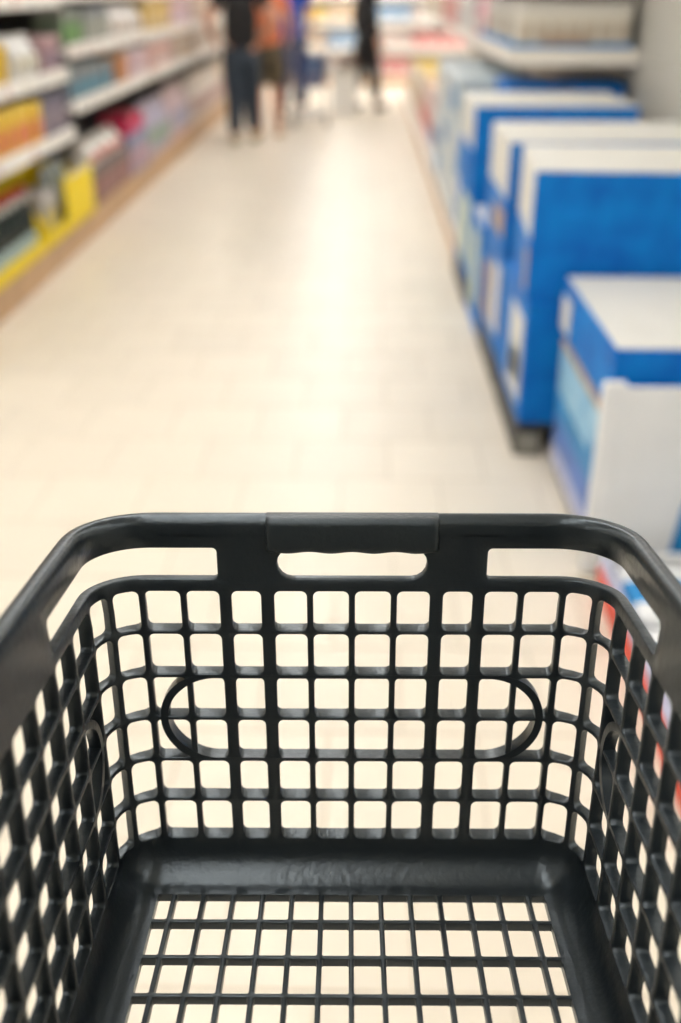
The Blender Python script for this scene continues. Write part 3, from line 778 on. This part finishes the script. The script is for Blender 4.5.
# ------------------------------------------------------------------ far cross aisle shelf
t = thing('gondola_shelf', 'bright shelf unit closing the far end of the aisle', 'shelf unit', (-0.35, 18.4, 0))
obj('back_panel', box(-3.4, 3.2, 0.5, 0.52, 0, 2.1, 0.002), METALW, t)
obj('plinth', box(-3.4, 3.2, 0.0, 0.02, 0, 0.12, 0.004), TANP, t)
obj('base_deck', box(-3.4, 3.2, 0.0, 0.5, 0.12, 0.145, 0.004), METALW, t)
for zz in (0.55, 0.95, 1.35, 1.75): 
    sb = obj('shelf_board', box(-3.4, 3.2, 0.0, 0.5, zz - 0.03, zz, 0.003), METALW, t)
    obj('price_rail', box(-3.4, 3.2, -0.015, 0.0, zz - 0.05, zz + 0.03, 0.003), METALW, sb)
fc_ = [((0.76, 0.70, 0.62), (0.7, 0.5, 0.3)), ((0.70, 0.62, 0.60), (0.7, 0.2, 0.18)), ((0.62, 0.68, 0.72), (0.2, 0.35, 0.55)), ((0.78, 0.70, 0.50), (0.75, 0.55, 0.1)), ((0.74, 0.72, 0.70), (0.6, 0.45, 0.4))]
segs = [(-2.4, -1.3), (-1.3, -0.6), (-0.6, 0.1), (0.1, 0.8), (0.8, 2.2)]
sw = ['far left', 'left of centre', 'central', 'right of centre', 'far right']
for zi, (zz, hh) in enumerate(((0.146, 0.33), (0.551, 0.30), (0.951, 0.30), (1.351, 0.30))):
    lv = ['deck', 'low shelf', 'middle shelf', 'upper shelf'][zi]
    for si, (xa, xb) in enumerate(segs):
        c1, c2 = fc_[(si * 2 + zi * 3) % 5]
        lab = 'pale box on far end unit %s, %s section' % (lv, sw[si])
        run(carton('pale_box', lab, 'box', lab, 0.21, 0.22, hh * random.uniform(0.75, 1.0), c1, c2), 'x', 18.54, zz, xa, xb, 0.22, 0)

# ------------------------------------------------------------------ people
SKIN = mat('skin', (0.62, 0.33, 0.22), rough=0.5, noise=0.08)
def skin(name, verts, edges, m, parent, sub=2, post=None):
    me = bpy.data.meshes.new(name); me.from_pydata([v_[0] for v_ in verts], edges, [])
    o = bpy.data.objects.new(name, me); col.objects.link(o)
    o.modifiers.new('skin', 'SKIN').use_smooth_shade = True
    for i, v_ in enumerate(verts):
        r = v_[1]; me.skin_vertices[0].data[i].radius = (r, r) if not isinstance(r, tuple) else r
        me.skin_vertices[0].data[i].use_root = (i == 0)
    sm = o.modifiers.new('sub', 'SUBSURF'); sm.levels = sub; sm.render_levels = sub
    dg = bpy.context.evaluated_depsgraph_get()
    nm = bpy.data.meshes.new_from_object(o.evaluated_get(dg))
    bpy.data.objects.remove(o); bpy.data.meshes.remove(me)
    if post:
        for v_ in nm.vertices: v_.co = post(v_.co)
    nm.shade_smooth(); nm.materials.clear()
    return obj(name, nm, m, parent)
def flat(co):
    c = co.copy()
    if 0.80 < c.z < 1.52 and abs(c.x) < 0.24:
        k = min(1, (c.z - 0.80) / 0.12) * min(1, (1.52 - c.z) / 0.1); c.y *= 1 - 0.30 * k
    return c
def person(label, x, y, rotz, sc, top, bottom, btm_len, shoes, hairc, arms, stance=0.10, step=0.0, sleeve=0.5, hair_long=False):
    t = thing('person', label, 'person', (x, y, 0), rotz); t.scale = (sc * 1.14, sc * 1.05, sc)
    V = [((0, 0, 0.95), 0.125), ((0, 0, 1.12), 0.115), ((0, 0, 1.30), 0.135), ((0, 0, 1.43), 0.075), ((0, -0.005, 1.51), 0.052),
         ((0, -0.018, 1.58), 0.074), ((0, -0.012, 1.65), 0.092), ((0, -0.004, 1.72), 0.070), ((0, -0.120, 1.615), 0.014)]
    E = [(0, 1), (1, 2), (2, 3), (3, 4), (4, 5), (5, 6), (6, 7), (5, 8)]
    legs = []
    for s in (-1, 1):
        st = s * step
        L = [((s * 0.085, 0, 0.86), 0.088), ((s * (stance), -0.015 + st * .5, 0.50), 0.058), ((s * (stance + .005), 0.01 + st * .8, 0.32), 0.052), ((s * (stance + 0.01), 0.02 + st, 0.10), 0.037), ((s * (stance + .025), -0.13 + st, 0.035), 0.032)]
        n = len(V); V += L; E += [(0, n)] + [(n + i, n + i + 1) for i in range(4)]; legs.append(L)
    hands = []
    for s, (el, wr) in zip((-1, 1), arms):
        A = [((s * 0.175, 0, 1.40), 0.056), ((s * el[0], el[1], el[2]), 0.042), ((s * wr[0], wr[1], wr[2]), 0.028)]
        d = (Vector((s * wr[0], wr[1], wr[2])) - Vector((s * el[0], el[1], el[2]))).normalized()
        w = Vector((s * wr[0], wr[1], wr[2])); sd = d.cross(Vector((s, 0.2, 0.1))).normalized()
        pal_ = w + d * 0.065
        A.append((tuple(pal_), 0.030))
        n = len(V); V += A; E += [(3, n), (n, n + 1), (n + 1, n + 2), (n + 2, n + 3)]
        inw = Vector((-s, 0, 0)); inw = (inw - d * inw.dot(d)).normalized()
        for fi, (off, ln) in enumerate(((-0.03, .060), (-0.010, .075), (0.010, .070), (0.03, .055))):
            b0 = pal_ + sd * off + d * 0.018; b1 = b0 + d * ln * 0.55; b2 = b1 + d * ln * 0.35 + inw * 0.022
            m_ = len(V); V += [(tuple(b0), 0.0095), (tuple(b1), 0.0085), (tuple(b2), 0.0075)]
            E += [(n + 3, m_), (m_, m_ + 1), (m_ + 1, m_ + 2)]
        b0 = w + d * 0.03 - sd * 0.035; b1 = b0 + d * 0.035 - sd * 0.02
        m_ = len(V); V += [(tuple(b0), 0.011), (tuple(b1), 0.009)]; E += [(n + 2, m_), (m_, m_ + 1)]
    skin('body', V, E, SKIN, t, 1, flat)
    # clothes
    TV = [((0, 0, 0.86), 0.165), ((0, 0, 1.10), 0.158), ((0, 0, 1.30), 0.178), ((0, 0, 1.44), 0.095)]; TE = [(0, 1), (1, 2), (2, 3)]
    for s, (el, wr) in zip((-1, 1), arms):
        sh_ = Vector((s * 0.178, 0, 1.395)); e_ = Vector((s * el[0], el[1], el[2]))
        n = len(TV); TV += [(tuple(sh_), 0.072), (tuple(sh_.lerp(e_, sleeve)), 0.066)]; TE += [(3, n), (n, n + 1)]
        if sleeve >= 1:
            w_ = Vector((s * wr[0], wr[1], wr[2])); TV.append((tuple(e_.lerp(w_, 0.92)), 0.044)); TE.append((n + 1, n + 2))
    skin('top_garment', TV, TE, top, t, 2, flat)
    BV = [((0, 0, 1.03), 0.150), ((0, 0, 0.92), 0.155)]; BE = [(0, 1)]
    for L in legs:
        n = len(BV); hip, knee, calf, ank, toe = [Vector(q_[0]) for q_ in L]
        if btm_len == 'long':
            BV += [(tuple(hip), 0.125), (tuple(knee), 0.092), (tuple(calf.lerp(ank, .5)), 0.076), (tuple(ank.lerp(calf, .05)), 0.066)]; BE += [(1, n), (n, n + 1), (n + 1, n + 2), (n + 2, n + 3)]
        else:
            BV += [(tuple(hip), 0.120), (tuple(hip.lerp(knee, 0.95)), 0.100)]; BE += [(1, n), (n, n + 1)]
    skin('lower_garment', BV, BE, bottom, t, 2, flat)
    for L in legs:
        ank, toe = Vector(L[3][0]), Vector(L[4][0])
        skin('shoe', [(tuple(ank + Vector((0, 0.03, -0.045))), 0.052), (tuple(ank + Vector((0, -0.04, -0.052))), 0.050), (tuple(toe + Vector((0, -0.01, 0.012))), 0.044)], [(0, 1), (1, 2)], shoes, t, 2,
             lambda c: Vector((c.x, c.y, max(c.z, 0.0))))
    HV = [((0, 0.030, 1.62), 0.085), ((0, 0.022, 1.70), 0.092), ((0, 0.0, 1.755), 0.066)]; HE = [(0, 1), (1, 2)]
    if hair_long: HV += [((0, 0.055, 1.52), 0.07), ((0, 0.075, 1.40), 0.05)]; HE += [(0, 3), (3, 4)]
    skin('hair', HV, HE, hairc, t, 2)
    for s in (-1, 1):
        e_ = obj('eye', mesh_from_bm('eye', lathe([(0.002, -0.011), (0.009, -0.006), (0.011, 0), (0.009, 0.006), (0.002, 0.011)], 10), 60), mat('eye_white', (0.7, 0.7, 0.68), rough=0.2, noise=0.05), t, (s * 0.033, -0.098, 1.645))
        ear = skin('ear', [((s * 0.092, 0.0, 1.60), 0.014), ((s * 0.098, 0.005, 1.64), 0.018)], [(0, 1)], SKIN, t, 1)
    obj('mouth', box(-0.024, 0.024, -0.100, -0.088, 1.567, 1.577, 0.004), mat('lips', (0.5, 0.18, 0.15), noise=0.05), t)
    return t
BLK = mat('black_cotton', (0.008, 0.008, 0.009), rough=0.85, noise=0.2)
DENIM = mat('dark_denim', (0.028, 0.042, 0.062), rough=0.85, noise=0.3, nscale=20)
OLIVE = mat('olive_brown_cotton', (0.11, 0.085, 0.05), rough=0.85, noise=0.2)
CORAL = mat('coral_cotton', (0.72, 0.22, 0.10), rough=0.8, noise=0.1)
COBALT = mat('cobalt_cotton', (0.01, 0.06, 0.38), rough=0.8, noise=0.1)
NAVY = mat('navy_cotton', (0.03, 0.05, 0.12), rough=0.8, noise=0.2)
SHOE = mat('pale_green_shoe', (0.45, 0.42, 0.25), rough=0.6, noise=0.1)
SHOE2 = mat('dark_shoe', (0.04, 0.035, 0.035), rough=0.5, noise=0.1)
SHOE3 = mat('tan_shoe', (0.55, 0.38, 0.24), rough=0.6, noise=0.1)
HAIR = mat('dark_brown_hair', (0.03, 0.018, 0.01), rough=0.5, noise=0.3)
HAIR2 = mat('light_brown_hair', (0.18, 0.10, 0.05), rough=0.5, noise=0.3)
akimbo = [((0.33, 0.10, 1.18), (0.20, -0.12, 1.06)), ((0.30, 0.06, 1.15), (0.24, -0.15, 1.00))]
push = [((0.24, 0.0, 1.14), (0.19, -0.26, 1.02)), ((0.24, 0.0, 1.14), (0.19, -0.26, 1.02))]
hang = [((0.24, 0.02, 1.13), (0.27, -0.04, 0.88)), ((0.24, 0.02, 1.13), (0.27, -0.04, 0.88))]
person('shopper in black t-shirt and long dark jeans, back turned', -1.26, 11.25, pi + 0.1, 1.0, BLK, DENIM, 'long', SHOE, HAIR, akimbo, 0.075, 0.12)
person('shopper in coral top and olive shorts with bare legs', -1.05, 11.8, pi - 0.1, 0.97, CORAL, OLIVE, 'short', SHOE3, HAIR2, push, 0.075, 0.05, 0.5, True)
person('shopper in cobalt blue top behind the navy trolley', -0.92, 13.9, pi, 0.98, COBALT, NAVY, 'long', SHOE2, HAIR, push, 0.10, 0.1)
person('shopper in black jacket beside the tall white carton', 0.02, 14.55, pi / 2 + 0.4, 1.0, BLK, BLK, 'long', SHOE2, HAIR, hang, 0.09, 0.12, 1.0)

# shopping trolley
NAVM = mat('navy_trolley_plastic', (0.02, 0.05, 0.17), rough=0.4, noise=0.1)
STEEL = mat('grey_steel', (0.4, 0.4, 0.42), rough=0.35, metal=0.8, noise=0.05)
t = thing('shopping_trolley', 'navy blue shopping trolley pushed along the far aisle', 'trolley', (-0.68, 13.0, 0), 0.15)
bm = bmesh.new()
for zz, k in ((0.45, 0.0), (0.55, 0.35), (0.66, 0.7), (0.76, 1.0)):
    hx, y0_, y1_ = 0.15 + 0.04 * k, -0.30 - 0.05 * k, 0.28 + 0.04 * k
    tube(bm, [(-hx, y0_, zz), (hx, y0_, zz), (hx, y1_, zz), (-hx, y1_, zz), (-hx, y0_, zz)], 0.010, 6)
for k in range(9):
    u = -1 + 2 * k / 8
    for e0, e1 in ((-0.30, -0.35), (0.28, 0.32)): tube(bm, [(u * 0.15, e0, 0.45), (u * 0.19, e1, 0.76)], 0.008, 6)
    w = (u + 1) / 2
    for s in (-1, 1): tube(bm, [(s * 0.15, -0.30 + 0.58 * w, 0.45), (s * 0.19, -0.35 + 0.67 * w, 0.76)], 0.008, 6)
    tube(bm, [(-0.15, -0.30 + 0.58 * w, 0.45), (0.15, -0.30 + 0.58 * w, 0.45)], 0.008, 6)
obj('wire_basket', bm, NAVM, t)
bm = bmesh.new()
for s in (-1, 1): tube(bm, [(s * 0.19, -0.33, 0.10), (s * 0.17, -0.32, 0.45), (s * 0.19, -0.40, 0.80), (s * 0.19, -0.46, 0.95)], 0.013, 8); tube(bm, [(s * 0.19, -0.33, 0.13), (s * 0.16, 0.30, 0.13)], 0.013, 8); tube(bm, [(s * 0.15, 0.26, 0.45), (s * 0.16, 0.30, 0.10)], 0.012, 8)
tube(bm, [(-0.16, 0.30, 0.13), (0.16, 0.30, 0.13)], 0.013, 8); tube(bm, [(-0.19, -0.33, 0.13), (0.19, -0.33, 0.13)], 0.013, 8)
obj('frame', bm, STEEL, t)
bm = bmesh.new(); tube(bm, [(-0.21, -0.46, 0.95), (0.21, -0.46, 0.95)], 0.018, 10); obj('handle', bm, NAVM, t)
for x_, y_ in ((-0.19, -0.33), (0.19, -0.33), (-0.16, 0.30), (0.16, 0.30)):
    w_ = obj('wheel', mesh_from_bm('wheel', lathe([(0.03, -0.012), (0.048, -0.010), (0.05, 0), (0.048, 0.010), (0.03, 0.012)], 18), 40), BLACKP, t, (x_, y_, 0.05)); w_.rotation_euler = (0, pi / 2, 0)
# tall white carton by the black-clad shopper
t = thing('white_carton', 'tall white carton standing in the far aisle', 'carton', (-0.26, 14.25, 0))
obj('body', box(-0.17, 0.17, -0.15, 0.15, 0, 0.50, 0.01), mat('bright_white_card', (0.90, 0.89, 0.86), rough=0.6, noise=0.03), t)
for s in (-1, 1):
    fl_ = obj('flap', box(-0.165, 0.165, -0.004, 0.13, -0.002, 0.002, 0.001, 1), WHITE, t, (0, s * 0.15, 0.50)); fl_.rotation_euler = (math.radians(35 if s > 0 else 145), 0, 0)
t = thing('brown_bag', 'dark brown bag lying on the tall white carton', 'bag', (-0.22, 14.25, 0.505))
bm = lathe([(0.10, 0), (0.15, 0.03), (0.155, 0.10), (0.12, 0.15), (0.06, 0.165)], 20); obj('body', mesh_from_bm('body', bm, 60), mat('brown_leather', (0.16, 0.09, 0.06), rough=0.5, noise=0.2), t)
bm = bmesh.new(); tube(bm, [(-0.08, 0, 0.14), (-0.05, 0, 0.23), (0.05, 0, 0.23), (0.08, 0, 0.14)], 0.010, 8); obj('strap', bm, BLACKP, t)
